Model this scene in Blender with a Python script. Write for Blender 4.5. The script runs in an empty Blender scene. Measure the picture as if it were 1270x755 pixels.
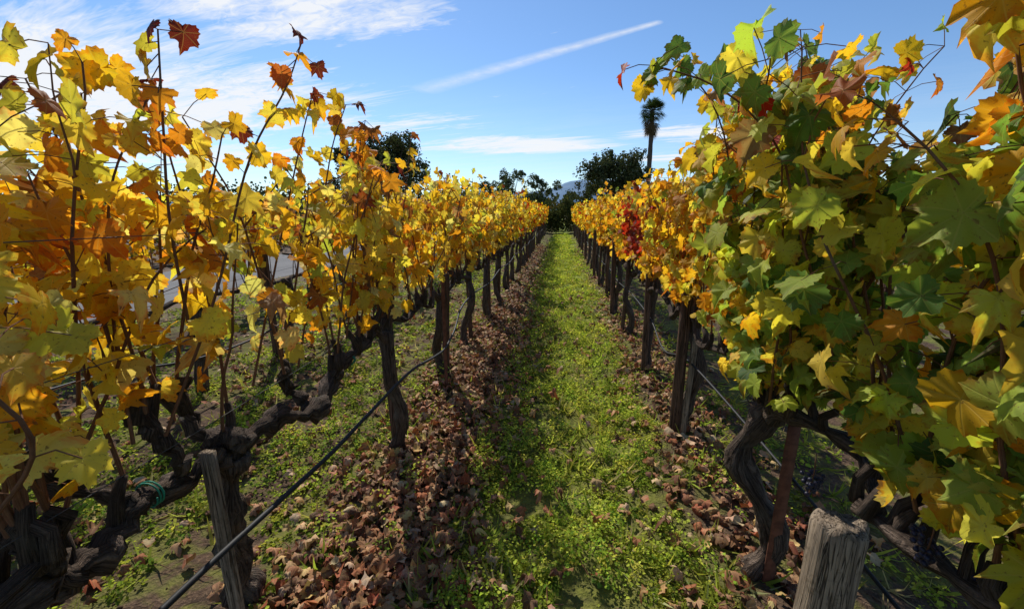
import bpy, math, random
import numpy as np
from mathutils import Vector, noise

R = math.radians
rng = np.random.default_rng(7)
random.seed(7)
scene = bpy.context.scene

SUN_AZ = R(-29)     # from +Y toward -X
SUN_EL = R(43)
CAM_H = 1.65

# ------------------------------------------------------------------ node helpers
class NT:
    def __init__(s, tree):
        s.t = tree
        s.n = tree.nodes
        s.l = tree.links
    def new(s, typ, **kw):
        n = s.n.new(typ)
        for k, v in kw.items():
            setattr(n, k, v)
        return n
    def put(s, sock, v):
        if hasattr(v, 'default_value') and hasattr(v, 'is_linked'):
            s.l.new(v, sock)
        else:
            sock.default_value = v
    def math(s, op, a, b=None, c=None, clamp=False):
        n = s.new('ShaderNodeMath', operation=op, use_clamp=clamp)
        s.put(n.inputs[0], a)
        if b is not None: s.put(n.inputs[1], b)
        if c is not None: s.put(n.inputs[2], c)
        return n.outputs[0]
    def vmath(s, op, a, b=None):
        n = s.new('ShaderNodeVectorMath', operation=op)
        s.put(n.inputs[0], a)
        if b is not None: s.put(n.inputs[1], b)
        return n.outputs[1] if op in ('DOT_PRODUCT', 'LENGTH', 'DISTANCE') else n.outputs[0]
    def scale(s, a, f):
        n = s.new('ShaderNodeVectorMath', operation='SCALE')
        s.put(n.inputs[0], a); s.put(n.inputs[3], f)
        return n.outputs[0]
    def sep(s, v):
        n = s.new('ShaderNodeSeparateXYZ'); s.put(n.inputs[0], v)
        return n.outputs
    def comb(s, x, y, z):
        n = s.new('ShaderNodeCombineXYZ')
        s.put(n.inputs[0], x); s.put(n.inputs[1], y); s.put(n.inputs[2], z)
        return n.outputs[0]
    def noise(s, vec, scale, detail=4, rough=0.5, dist=0.0):
        n = s.new('ShaderNodeTexNoise')
        s.put(n.inputs['Vector'], vec)
        n.inputs['Scale'].default_value = scale
        n.inputs['Detail'].default_value = detail
        n.inputs['Roughness'].default_value = rough
        n.inputs['Distortion'].default_value = dist
        return n.outputs[0]
    def smooth(s, v, a, b, lo=0.0, hi=1.0):
        n = s.new('ShaderNodeMapRange', interpolation_type='SMOOTHSTEP')
        s.put(n.inputs[0], v)
        n.inputs[1].default_value = a; n.inputs[2].default_value = b
        n.inputs[3].default_value = lo; n.inputs[4].default_value = hi
        return n.outputs[0]
    def mix(s, f, a, b, blend='MIX'):
        n = s.new('ShaderNodeMix', data_type='RGBA', blend_type=blend)
        s.put(n.inputs[0], f)
        for sock, v in ((n.inputs[6], a), (n.inputs[7], b)):
            if isinstance(v, tuple) and len(v) == 3: v = (*v, 1)
            s.put(sock, v)
        return n.outputs[2]
    def bump(s, h, strength=0.5, dist=0.01):
        n = s.new('ShaderNodeBump')
        n.inputs['Strength'].default_value = strength
        n.inputs['Distance'].default_value = dist
        s.put(n.inputs['Height'], h)
        return n.outputs[0]

def material(name):
    m = bpy.data.materials.new(name)
    m.use_nodes = True
    nt = NT(m.node_tree)
    nt.n.clear()
    out = nt.new('ShaderNodeOutputMaterial')
    return m, nt, out

def principled(nt, out, color, rough=0.8, spec=0.3, normal=None, metal=0.0):
    p = nt.new('ShaderNodeBsdfPrincipled')
    if isinstance(color, tuple) and len(color) == 3: color = (*color, 1)
    nt.put(p.inputs['Base Color'], color)
    nt.put(p.inputs['Roughness'], rough)
    p.inputs['Specular IOR Level'].default_value = spec
    p.inputs['Metallic'].default_value = metal
    if normal is not None: nt.l.new(normal, p.inputs['Normal'])
    if out is not None: nt.l.new(p.outputs[0], out.inputs[0])
    return p

def attr(nt, name):
    n = nt.new('ShaderNodeAttribute', attribute_name=name)
    return n.outputs

# ------------------------------------------------------------------ materials
def mat_leaf(name, trans=0.5, veins=True, rough=0.45, spec=0.35, tint=(1.0,0.96,0.62), simple=False):
    m, nt, out = material(name)
    col = attr(nt, 'col')[0]
    nrm = None
    if veins:
        luv = attr(nt, 'luv')[1]
        x, y, seed = nt.sep(luv)
        r = nt.math('SQRT', nt.math('ADD', nt.math('MULTIPLY', x, x), nt.math('MULTIPLY', y, y)))
        ang = nt.math('ABSOLUTE', nt.math('ARCTAN2', x, y))
        pp = nt.math('PINGPONG', ang, R(25))
        d = nt.math('MULTIPLY', pp, r)
        vein = nt.smooth(d, 0.006, 0.026, 1.0, 0.0)
        sv = nt.math('SUBTRACT', nt.math('MULTIPLY', r, 9.0), nt.math('MULTIPLY', pp, 7.0))
        sv = nt.math('PINGPONG', sv, 0.5)
        sv = nt.smooth(sv, 0.02, 0.12, 0.35, 0.0)
        veinm = nt.math('MAXIMUM', vein, sv)
        p3 = nt.comb(x, y, seed)
        nb = nt.noise(p3, 2.2, 3, 0.65)
        edge = nt.math('ADD', r, nt.math('MULTIPLY', nt.math('SUBTRACT', nb, 0.5), 2.3))
        edge = nt.math('ADD', edge, nt.math('MULTIPLY', nt.math('FRACT', nt.math('MULTIPLY', seed, 7.31)), 0.6))
        edge = nt.math('SUBTRACT', edge, nt.math('MULTIPLY', vein, .25))
        edgem = nt.smooth(edge, 0.95, 1.5, 0.0, 0.85)
        hot = nt.mix(1.0, col, (0.96, 0.5, 0.40), 'MULTIPLY')
        base = nt.mix(edgem, col, hot)
        base = nt.mix(nt.smooth(edge, 1.5, 1.75, 0.0, 0.85), base, (0.20, 0.10, 0.045))
        sp = nt.smooth(nt.noise(p3, 8.0, 2, 0.6), 0.61, 0.71, 0.0, 0.65)
        base = nt.mix(sp, base, (0.18, 0.075, 0.025))
        light = nt.mix(0.35, base, (0.75, 0.62, 0.18))
        base = nt.mix(nt.math('MULTIPLY', veinm, 0.55), base, light)
        nrm = nt.bump(nt.math('MULTIPLY', veinm, -1.0), 0.4, 0.003)
    else:
        base = col
    t = nt.new('ShaderNodeBsdfTranslucent')
    tcol = nt.mix(1.0, base, tint, 'MULTIPLY')
    nt.l.new(tcol, t.inputs[0])
    if simple:
        p = nt.new('ShaderNodeBsdfDiffuse'); nt.l.new(base, p.inputs[0])
    else:
        p = principled(nt, None, base, rough, spec, nrm)
    mx = nt.new('ShaderNodeMixShader')
    mx.inputs[0].default_value = trans
    nt.l.new(p.outputs[0], mx.inputs[1]); nt.l.new(t.outputs[0], mx.inputs[2])
    nt.l.new(mx.outputs[0], out.inputs[0])
    return m

def mat_bark(name, c1, c2, sc=1.0, strength=0.9):
    m, nt, out = material(name)
    tc = nt.new('ShaderNodeNewGeometry').outputs['Position']
    luv = attr(nt, 'luv')[1]
    st = nt.vmath('MULTIPLY', luv, (9.0 * sc, 5.0 * sc, 1.0))
    n1 = nt.noise(st, 1.6, 4, 0.7, 1.2)
    n2 = nt.noise(tc, 60, 2, 0.7)
    n3 = nt.noise(tc, 9, 2, 0.6)
    col = nt.mix(nt.smooth(n1, 0.35, 0.66), c1, c2)
    col = nt.mix(nt.smooth(n3, 0.55, 0.75, 0, 0.5), col, (0.17, 0.15, 0.12))
    col = nt.mix(nt.smooth(n2, 0.4, 0.8, 0, 0.4), col, (0.03, 0.02, 0.015))
    h = nt.math('ADD', nt.math('MULTIPLY', n1, 1.0), nt.math('MULTIPLY', n2, 0.35))
    principled(nt, out, col, 0.9, 0.15, nt.bump(h, strength, 0.03))
    return m

def mat_wood(name, c1, c2, cracks=False):
    m, nt, out = material(name)
    tc = nt.new('ShaderNodeNewGeometry').outputs['Position']
    st = nt.vmath('MULTIPLY', tc, (60, 60, 3.0))
    n1 = nt.noise(st, 1.0, 4, 0.65, 0.4)
    n2 = nt.noise(tc, 7, 3, 0.6)
    z = nt.sep(tc)[2]
    col = nt.mix(nt.smooth(n1, 0.3, 0.7), c1, c2)
    col = nt.mix(nt.smooth(n2, 0.5, 0.75, 0, 0.55), col, (c1[0]*0.5, c1[1]*0.5, c1[2]*0.5))
    h = n1
    if cracks:
        n4 = nt.noise(nt.vmath('MULTIPLY', tc, (70, 70, 2.2)), 1.0, 2, 0.5, 0.8)
        ck = nt.smooth(nt.math('ABSOLUTE', nt.math('SUBTRACT', n4, 0.5)), 0.0, 0.035, 1.0, 0.0)
        col = nt.mix(nt.math('MULTIPLY', ck, .85), col, (0.02, 0.014, 0.01))
        h = nt.math('SUBTRACT', n1, ck)
        n5 = nt.noise(tc, 22, 4, 0.7)
        col = nt.mix(nt.smooth(n5, 0.5, 0.7, 0, 0.6), col, (0.07, 0.05, 0.03))
    col = nt.mix(nt.smooth(z, 0.02, 0.3, 0.55, 0.0), col, (0.05, 0.035, 0.02))
    principled(nt, out, col, 0.9, 0.12, nt.bump(h, 0.8, 0.01))
    return m

def mat_simple(name, c, rough=0.5, spec=0.4, metal=0.0, var=0.25):
    m, nt, out = material(name)
    tc = nt.new('ShaderNodeNewGeometry').outputs['Position']
    n = nt.noise(tc, 25, 3, 0.6)
    col = nt.mix(nt.smooth(n, 0.3, 0.7), c, tuple(v * (1 - var) for v in c))
    principled(nt, out, col, rough, spec, None, metal)
    return m

M_LEAF = mat_leaf('grape_leaf', 0.6, rough=0.58, spec=0.25)
M_LEAF_FAR = mat_leaf('grape_leaf_distant', 0.6, veins=False, simple=True)
M_LITTER = mat_leaf('dead_leaf', 0.12, veins=True, rough=0.7, spec=0.2)
M_WEED = mat_leaf('weed_leaf', 0.5, veins=False, simple=True)
M_TREE = mat_leaf('tree_leaf', 0.25, veins=False, simple=True)
M_BARK = mat_bark('vine_bark', (0.035, 0.024, 0.018), (0.17, 0.125, 0.095))
M_CANE = mat_bark('cane_bark', (0.13, 0.055, 0.03), (0.24, 0.12, 0.06), 0.5, 0.3)
M_TREEBARK = mat_bark('tree_bark', (0.06, 0.045, 0.035), (0.14, 0.11, 0.09))
M_POST = mat_wood('weathered_wood', (0.18, 0.105, 0.07), (0.075, 0.046, 0.032), True)
M_POSTG = mat_wood('grey_wood', (0.32, 0.25, 0.18), (0.14, 0.105, 0.075), True)
M_HOSE = mat_simple('black_plastic', (0.02, 0.02, 0.022), 0.6, 0.3)
M_WIRE = mat_simple('dull_wire', (0.09, 0.085, 0.08), 0.7, 0.25, 0.0)
M_RUST = mat_simple('rusty_steel', (0.18, 0.07, 0.04), 0.8, 0.25, 0.0, 0.5)
M_TIE = mat_simple('green_tape', (0.02, 0.24, 0.15), 0.6, 0.3)
M_GRAPE = mat_simple('grape_skin', (0.02, 0.018, 0.045), 0.5, 0.4, 0, 0.5)

# ------------------------------------------------------------------ mesh helpers
def make_mesh(name, V, F, mat, col=None, luv=None, parent=None, smooth=True):
    me = bpy.data.meshes.new(name)
    V = np.asarray(V, dtype=np.float32); F = np.asarray(F, dtype=np.int32)
    k = F.shape[1]
    me.vertices.add(len(V)); me.vertices.foreach_set('co', V.ravel())
    me.loops.add(F.size); me.loops.foreach_set('vertex_index', F.ravel())
    me.polygons.add(len(F))
    me.polygons.foreach_set('loop_start', np.arange(0, F.size, k, dtype=np.int32))
    me.polygons.foreach_set('loop_total', np.full(len(F), k, dtype=np.int32))
    if smooth:
        me.polygons.foreach_set('use_smooth', np.ones(len(F), dtype=bool))
    if col is not None:
        a = me.attributes.new('col', 'FLOAT_COLOR', 'POINT')
        c = np.ones((len(V), 4), dtype=np.float32); c[:, :3] = col
        a.data.foreach_set('color', c.ravel())
    if luv is not None:
        a = me.attributes.new('luv', 'FLOAT_VECTOR', 'POINT')
        a.data.foreach_set('vector', np.asarray(luv, dtype=np.float32).ravel())
    me.update(calc_edges=True)
    me.materials.append(mat)
    ob = bpy.data.objects.new(name, me)
    scene.collection.objects.link(ob)
    if parent is not None: ob.parent = parent
    return ob

def unit(a):
    return a / np.maximum(np.linalg.norm(a, axis=-1, keepdims=True), 1e-9)

class Geo:
    """accumulates verts/faces + attributes"""
    def __init__(s): s.V=[]; s.F=[]; s.C=[]; s.L=[]; s.n=0
    def add(s, V, F, C=None, L=None):
        s.V.append(V); s.F.append(np.asarray(F)+s.n); s.n += len(V)
        s.C.append(np.zeros((len(V),3)) if C is None else C)
        s.L.append(np.zeros((len(V),3)) if L is None else L)
    def build(s, name, mat, parent=None, smooth=True):
        if not s.V: return None
        return make_mesh(name, np.concatenate(s.V), np.concatenate(s.F), mat,
                         np.concatenate(s.C), np.concatenate(s.L), parent, smooth)

def tube(geo, pts, rad, sides=6, gnarl=0.0, gscale=12.0, cap=True, seed=0.0):
    pts = np.asarray(pts, float); n = len(pts)
    rad = np.broadcast_to(np.asarray(rad, float), (n,))
    tan = unit(np.gradient(pts, axis=0))
    ref = np.array([0.0, 0, 1]) if abs(tan[0][2]) < 0.9 else np.array([0, 1.0, 0])
    u = unit(np.cross(tan[0], ref)); V=[]; L=[]
    along = 0.0
    for i in range(n):
        u = unit(u - tan[i]*np.dot(u, tan[i])); w = np.cross(tan[i], u)
        if i: along += np.linalg.norm(pts[i]-pts[i-1])
        for k in range(sides):
            a = 2*math.pi*k/sides
            d = u*math.cos(a)+w*math.sin(a)
            r = rad[i]
            if gnarl:
                q = pts[i]+d*rad[i]
                nz = noise.noise(Vector((q[0]*gscale+seed, q[1]*gscale, q[2]*gscale*0.5)))
                nz2 = math.sin(a*3+along*9+seed)+0.6*math.sin(a*5-along*14+seed*2)
                nz3 = noise.noise(Vector((q[0]*gscale*3.5+seed, q[1]*gscale*3.5, q[2]*gscale*2)))
                r = r*(1+gnarl*(nz*1.1+nz2*0.16+nz3*0.5))
            V.append(pts[i]+d*r); L.append((math.cos(a)*0.5, along, math.sin(a)*0.5+seed))
    F=[]
    for i in range(n-1):
        for k in range(sides):
            a=i*sides+k; b=i*sides+(k+1)%sides
            F.append((a,b,b+sides,a+sides))
    if cap and sides%2==0:
        for idx, sgn in ((0,-1),(n-1,1)):
            V.append(pts[idx]+tan[idx]*rad[idx]*0.35*sgn); L.append((0,along,seed)); c=len(V)-1
            for k in range(0,sides,2):
                a=idx*sides+k; b=idx*sides+(k+1)%sides; b2=idx*sides+(k+2)%sides
                F.append((a,b,b2,c) if sgn>0 else (b2,b,a,c))
    geo.add(np.array(V), F, None, np.array(L))

def smooth_path(pts, n):
    """Catmull-Rom resample"""
    P = np.asarray(pts, float); P = np.vstack([2*P[0]-P[1], P, 2*P[-1]-P[-2]])
    out=[]; segs=len(P)-3
    for t in np.linspace(0, segs-1e-6, n):
        i=int(t); f=t-i; a,b,c,d=P[i:i+4]
        out.append(0.5*((2*b)+(-a+c)*f+(2*a-5*b+4*c-d)*f*f+(-a+3*b-3*c+d)*f**3))
    return np.array(out)

# ------------------------------------------------------------------ leaf templates
KEY_A = np.array([0, 11, 22, 33, 48, 62, 76, 92, 108, 130, 152, 170, 180.0])
KEY_R = np.array([1.0, .93, .80, .70, .93, .84, .67, .75, .80, .73, .64, .44, .08])
def leaf_template(n, ring, variant, teeth=True, curl=1.0):
    r_ = np.random.default_rng(100+variant)
    th = np.linspace(-180, 180, n, endpoint=False)
    sin_d = r_.uniform(-.14,.06)
    kr = KEY_R*(1+r_.normal(0, .06, len(KEY_R))); kr[3]+=sin_d; kr[6]+=sin_d
    rad = np.interp(np.abs(th), KEY_A, kr)
    if teeth:
        tt=r_.uniform(.035,.08,n)
        rad = rad*(1+np.where(np.arange(n)%2==0, tt, -tt))
    rad *= 1+r_.normal(0,.02,n)
    a = np.radians(th)
    cup = r_.uniform(-.3,.5)*curl; fold=r_.uniform(.05,.5)*curl; ruf=r_.uniform(.06,.20)*curl; ph=r_.uniform(0,6); dr=r_.uniform(.1,.5)*curl
    twist=r_.uniform(-.4,.4)*curl
    def zf(x,y,rr,aa):
        pp = np.abs(((np.degrees(np.abs(aa))+25)%50)-25)/25.
        return -cup*rr**2 - 0.3*fold*rr*(1-pp) + fold*np.abs(x)*0.7 + ruf*rr**2*(np.sin(aa*5+ph)+.5*np.sin(aa*9+ph*2)) - dr*np.maximum(y,0)**2 + twist*x*y
    V=[[0,0,0]]
    rings = [0.35,0.7,1.0] if ring else [1.0]
    for q in rings:
        rr=rad*q if q==1 else (rad*.35+.65*rad.mean())*q
        x=np.sin(a)*rr; y=np.cos(a)*rr
        V += np.stack([x,y,zf(x,y,rr,a)],1).tolist()
    F=[]
    for k in range(n):
        F.append((0,1+(k+1)%n,1+k))
    if ring:
        for q in range(len(rings)-1):
            for k in range(n):
                k2=(k+1)%n; o=1+q*n
                F.append((o+k,o+k2,o+n+k2)); F.append((o+k,o+n+k2,o+n+k))
    return np.array(V), np.array(F)

def blade_template(variant):
    r_ = np.random.default_rng(variant)
    c=r_.uniform(.05,.3)
    V=np.array([[0,0,0],[.42,.45,c],[0,.5,0],[-.42,.45,c],[0.22,.9,c*.2],[-.22,.9,c*.2]])
    F=np.array([(0,1,2),(0,2,3),(1,4,2),(2,4,5),(2,5,3)])
    return V,F
def grass_template(variant):
    V=np.array([[-.06,0,0],[.06,0,0],[.045,.5,.08],[-.045,.5,.08],[0,1,.4]])
    return V, np.array([(0,1,2),(0,2,3),(3,2,4)])

T_HI=[leaf_template(44,True,i) for i in range(12)]
T_MID=[leaf_template(22,False,i+20) for i in range(8)]
T_DEAD=[leaf_template(18,True,i+60,curl=2.0) for i in range(6)]
T_LO=[leaf_template(10,False,i+40,False) for i in range(4)]
T_BL=[blade_template(i) for i in range(3)]
T_GR=[grass_template(0)]

def scatter(geo, templates, P, N, T, S, C, lrng=rng):
    N=unit(N); T=unit(T-N*np.sum(T*N,axis=1,keepdims=True)); X=np.cross(T,N)
    idx=lrng.integers(0,len(templates),len(P))
    for i,(V,F) in enumerate(templates):
        s=np.where(idx==i)[0]
        if not len(s): continue
        p,nn,t,x,sz=P[s],N[s],T[s],X[s],S[s]
        asp=lrng.uniform(.85,1.12,len(s)); curl=lrng.uniform(.4,2.2,len(s))
        vv=(x[:,None,:]*(V[None,:,0,None]*asp[:,None,None])+t[:,None,:]*V[None,:,1,None]+nn[:,None,:]*(V[None,:,2,None]*curl[:,None,None]))*sz[:,None,None]+p[:,None,:]
        nv=len(V); ff=F[None]+(np.arange(len(s))*nv)[:,None,None]
        cc=np.repeat(C[s],nv,axis=0)
        seeds=lrng.uniform(0,50,len(s))
        L=np.zeros((len(s),nv,3)); L[:,:,0]=V[None,:,0]; L[:,:,1]=V[None,:,1]; L[:,:,2]=seeds[:,None]
        geo.add(vv.reshape(-1,3), ff.reshape(-1,3), cc, L.reshape(-1,3))

# ------------------------------------------------------------------ palettes
GOLD=(.88,.53,.025); YEL=(.93,.70,.08); PALE=(.90,.76,.22); ORG=(.82,.34,.02); RUST=(.42,.13,.03)
RED=(.48,.03,.015); DRED=(.17,.02,.015); YG=(.62,.62,.065); GRN=(.18,.31,.05); DGRN=(.09,.18,.04); LG=(.41,.52,.07); BRN=(.34,.19,.09)
def pick(cols, w, n, r_):
    cols=np.array(cols); w=np.array(w,float); w/=w.sum()
    c=cols[r_.choice(len(cols),n,p=w)]
    return np.clip(c*r_.uniform(.75,1.2,(n,1))*(1+r_.normal(0,.06,(n,3))),0.003,.96)
def pal_left(P, r_):
    n=len(P); c=pick([GOLD,YEL,PALE,ORG,YG,RUST,BRN],[30,37,16,10,8,2.5,2.5],n,r_)
    hi=np.clip((P[:,2]-1.72)/.35,0,1)*r_.uniform(0,1,n)
    m=hi>.45; c[m]=pick([ORG,RUST,GOLD,DRED],[5,2.5,5,1.2],m.sum(),r_)
    far=np.clip((P[:,1]-7)/9,0,1)*.55
    m=r_.uniform(0,1,n)<far; c[m]=pick([ORG,RED,RUST,GOLD],[5,2.6,2,4],m.sum(),r_)
    return c
def pal_right(P, r_):
    n=len(P); y=P[:,1]
    c=pick([GOLD,YEL,ORG,YG,LG,RUST],[38,30,20,6,3,3],n,r_)
    g=np.clip((2.6-y)/.8,0,1)*np.clip(1.2-(P[:,2]-1.0)*.3,0.66,1)
    m=r_.uniform(0,1,n)<g*.90; c[m]=pick([GRN,DGRN,LG,YG,YEL,GOLD],[22,7,31,26,10,4],m.sum(),r_)
    t=(P[:,2]>1.85)&(y<2.6)&(r_.uniform(0,1,n)<.38); c[t]=pick([ORG,RED,RUST,BRN,GOLD,YG],[3,1.2,1.2,3,6,5],t.sum(),r_)
    m=(np.abs(y-4.75)<.7)&(P[:,2]>1.15)&(r_.uniform(0,1,n)<.85); c[m]=pick([RED,DRED,RUST,ORG],[8,1,2,1.5],m.sum(),r_)
    return c
def pal_other(P, r_):
    return pick([GOLD,YEL,ORG,RUST,YG,BRN],[32,22,20,8,8,6],len(P),r_)

# ------------------------------------------------------------------ cane + leaves generator
def grow_cane(start, height, lean, r_, wander=.05, step=.075, droop=0.0):
    pts=[np.array(start,float)]
    d=unit(np.array([lean[0],lean[1],1.0]))
    n=max(3,int(round(height/step)))
    for i in range(n):
        d=unit(d+np.array([r_.normal(0,wander),r_.normal(0,wander),0.02]))
        if droop and i>n*.6: d=unit(d+np.array([lean[0]*.4,lean[1]*.4,-droop]))
        pts.append(pts[-1]+d*step)
    return np.array(pts)

def cane_leaves(pts, r_, per=1.6, zmin=0.95, size=(.052,.085), thin_low=True):
    P=[];S=[];B=[]
    L=len(pts)
    for i in range(1,L):
        z=pts[i][2]
        k=per
        if thin_low: k=per*np.clip((z-zmin)/.3,0,1)
        k=int(k)+(r_.random()<k-int(k))
        for _ in range(k):
            off=unit(np.array([r_.normal(0,1),r_.normal(0,.8),r_.normal(.0,.45)]))*r_.uniform(.03,.14)
            P.append(pts[i]+off); B.append(pts[i])
            tipf=1-.4*max(0,(i/L-.7)/.3)
            S.append(r_.uniform(*size)*tipf)
    return P,S,B

def vine(X, Y, pal, r_, lod, ncanes=12, top=1.9, topvar=.22, per=1.6, spread=.11, lean_x=0.0,
         zmin=1.0, size=(.042,.068), geos=None, custom_wood=None, base_r=.036, head=.88, cl=.62, thin_low=True, near=.75):
    own = geos is None
    g = {'wood':Geo(),'cane':Geo(),'leaf':Geo()} if own else geos
    sides = {0:16,1:10,2:6}[lod]
    cord=[]
    if custom_wood is not None:
        for pth,ra,rb in custom_wood:
            n=int(len(pth)*7)
            sp=smooth_path(pth,n)
            jit=r_.normal(0,.006,sp.shape); sp=sp+jit
            rr=np.linspace(ra,rb,n)*(1+.28*np.sin(np.arange(n)*.9+r_.uniform(0,6)))
            tube(g['wood'],sp,rr,sides,.75,11,seed=r_.uniform(0,30))
            if sp[:,2].max()>.7:
                cord += [q for q in sp[n//3:] if q[2]>.68]
    else:
        k={0:18,1:12,2:6}[lod]
        ox,oy=r_.normal(0,.05,2)
        tp=smooth_path([(X+ox,Y+oy,-.05),(X+r_.normal(0,.045),Y+r_.normal(0,.06),head*.3),(X+r_.normal(0,.05),Y+r_.normal(0,.07),head*.65),(X,Y,head)],k)
        rr=np.linspace(base_r*1.3,base_r,k); rr[0]*=1.2
        tube(g['wood'],tp,rr*(1+.15*np.sin(np.arange(k)*1.3)),sides,.6,13,seed=r_.uniform(0,30))
        for sg in (-1,1):
            kk={0:16,1:10,2:5}[lod]
            ap=smooth_path([(X,Y,head-.06),(X+r_.normal(0,.03),Y+sg*.14,head+r_.uniform(-.02,.08)),(X+r_.normal(0,.04),Y+sg*.34,head+r_.uniform(-.05,.08)),(X+r_.normal(0,.02),Y+sg*cl,head+r_.uniform(-.02,.06))],kk)
            tube(g['wood'],ap,np.linspace(base_r*.85,base_r*.45,kk)*(1+.3*np.sin(np.arange(kk)*1.9+r_.uniform(0,6))),max(6,sides-2),.5,14,seed=r_.uniform(0,30))
            cord += list(ap[1:])
    P=[];S=[];B=[]
    for i in range(ncanes):
        c=np.array(cord[r_.integers(0,len(cord))])+np.array([r_.normal(0,.008),r_.normal(0,.02),.015])
        if lod<2:
            sp=c+np.array([r_.normal(0,.025),r_.normal(0,.025),r_.uniform(.05,.13)])
            tube(g['wood'],[c-np.array([0,0,.02]),(c+sp)/2+r_.normal(0,.01,3),sp],[.02,.016,.013],8 if lod==0 else 6,.4,20,seed=i)
            c=sp
        h=np.clip(r_.normal(top,topvar),top-.6,top+1.3*topvar)-c[2]
        h=max(.25,h)
        ln=(lean_x+r_.normal(0,spread),r_.normal(0,.18))
        pts=grow_cane(c,h,ln,r_,wander=.06 if lod<2 else .04,step=.075 if lod<2 else .13,droop=.10 if r_.random()<.35 else 0)
        tube(g['cane'],pts,np.linspace(.0062,.0022,len(pts)),6 if lod==0 else (4),0,cap=False,seed=i)
        a,b,c2=cane_leaves(pts,r_,per if lod<2 else per*1.6,zmin,size,thin_low)
        P+=a;S+=b;B+=c2
        if lod<2 and r_.random()<.6:
            j=r_.integers(len(pts)//3,len(pts)-1)
            lp=grow_cane(pts[j],r_.uniform(.12,.35),(r_.normal(0,.9),r_.normal(0,.9)),r_,.12,.05)
            tube(g['cane'],lp,np.linspace(.0035,.0015,len(lp)),4,0,cap=False,seed=i)
            a,b,c2=cane_leaves(lp,r_,per*.8,zmin,size,thin_low); P+=a;S+=b;B+=c2
    if P:
        P=np.array(P);S=np.array(S);B=np.array(B)
        dist=np.linalg.norm(P-np.array([0,0,CAM_H]),axis=1)
        keep=(dist>near)&(P[:,2]>.12)
        P=P[keep];S=S[keep];B=B[keep]
        n=len(P)
        out=unit(P-B)
        side=np.sign(P[:,0]-X+r_.normal(0,.08,n))
        N=np.stack([side*r_.uniform(.1,1.2,n),r_.normal(-.15,.75,n),r_.uniform(-.2,1.0,n)],1)
        T=np.stack([side*.35+r_.normal(0,.5,n),r_.normal(0,.65,n),-r_.uniform(-.15,1.2,n)],1)+out*.3
        C=pal(P,r_)
        tmpl={0:T_HI,1:T_MID,2:T_LO}[lod]
        scatter(g['leaf'],tmpl,P,N,T,S*(1.0 if lod<2 else 1.25),C,r_)
        if lod==0:
            for p,b in zip(P,B):
                tube(g['cane'],[b,(p+b)/2+np.array([0,0,.008]),p],.0014,3,0,cap=False)
    if own:
        root=g['wood'].build('grape_vine',M_BARK)
        g['cane'].build('canes',M_CANE,root)
        g['leaf'].build('foliage',M_LEAF,root)
        return root

# ------------------------------------------------------------------ posts etc.
def post(name, x, y, h, r, mat, lean=(0,0), square=False, seed=0):
    g=Geo(); n=16
    z=np.linspace(-.1,h,n)
    pts=np.stack([x+lean[0]*z,y+lean[1]*z,z],1)
    rr=np.full(n,r)*(1+.03*np.sin(z*7+seed)); 
    if square:
        V=[];F=[];L=[]
        sec=[(-1,-.5),(-.85,-.6),(.85,-.6),(1,-.5),(1,.5),(.85,.6),(-.85,.6),(-1,.5)]
        for i in range(n):
            for sx,sy in sec:
                V.append(pts[i]+np.array([sx*r,sy*r,0])); L.append((sx,z[i],seed))
        m=len(sec)
        for i in range(n-1):
            for k in range(m):
                a=i*m+k;b=i*m+(k+1)%m; F.append((a,b,b+m,a+m))
        t=(n-1)*m
        F+=[(t,t+1,t+6,t+7),(t+1,t+2,t+5,t+6),(t+2,t+3,t+4,t+5)]
        g.add(np.array(V),F,None,np.array(L))
        return g.build(name,mat,smooth=False)
    top=[(h+.006,.95),(h+.014,.84),(h+.018,.5),(h+.019,.02)]
    P2=np.vstack([pts]+[np.array([[x+lean[0]*a,y+lean[1]*a,a]]) for a,_ in top])
    R2=np.concatenate([rr,[r*b for _,b in top]])
    sides=28
    V=[];F=[];L=[]
    for i in range(len(P2)):
        for k in range(sides):
            a=2*math.pi*k/sides
            q=1+.10*noise.noise(Vector((math.cos(a)*2+seed,math.sin(a)*2,P2[i][2]*2)))+.03*math.sin(a*7+seed)-.05*max(0,math.cos(a*3+seed))**20
            zz=P2[i][2]+(.035*noise.noise(Vector((math.cos(a)*1.5*R2[i]/r+seed,math.sin(a)*1.5*R2[i]/r,7))) if i>14 else 0)
            V.append((P2[i][0]+math.cos(a)*R2[i]*q,P2[i][1]+math.sin(a)*R2[i]*q,zz)); L.append((a,P2[i][2],seed))
    for i in range(len(P2)-1):
        for k in range(sides):
            a=i*sides+k;b=i*sides+(k+1)%sides; F.append((a,b,b+sides,a+sides))
    g.add(np.array(V),F,None,np.array(L))
    return g.build(name,mat)

# ------------------------------------------------------------------ ground
def axis(lo,hi,dense,d0,d1):
    core=list(np.arange(d0,d1+1e-6,dense))
    left=[d0-(1.35**k) * dense*2 for k in range(1,60) if d0-(1.35**k)*dense*2>lo][::-1]
    right=[d1+(1.35**k)*dense*2 for k in range(1,60) if d1+(1.35**k)*dense*2<hi]
    return np.array([lo]+left+core+right+[hi])
def ground_z(x,y):
    x=np.asarray(x,float);y=np.asarray(y,float)
    z=.018*np.sin(x*2.1+.7*np.sin(y*.9))+.014*np.sin(y*2.7+x*1.3)+.012*np.sin(x*5.3-y*3.1)+.008*np.sin(x*11+y*7)
    for rx in (-5.22,-3.17,-1.12,.93,2.98): z=z+.035*np.exp(-((x-rx)/.28)**2)
    fade=np.clip((14-np.abs(x))/6,0,1)*np.clip((45-y)/10,0,1)*np.clip((x+7.0)/.8,0,1)
    return z*fade
gx=axis(-1500,1500,.08,-7.5,4.0); gy=axis(-60,2500,.09,-1.0,12.0)
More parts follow.
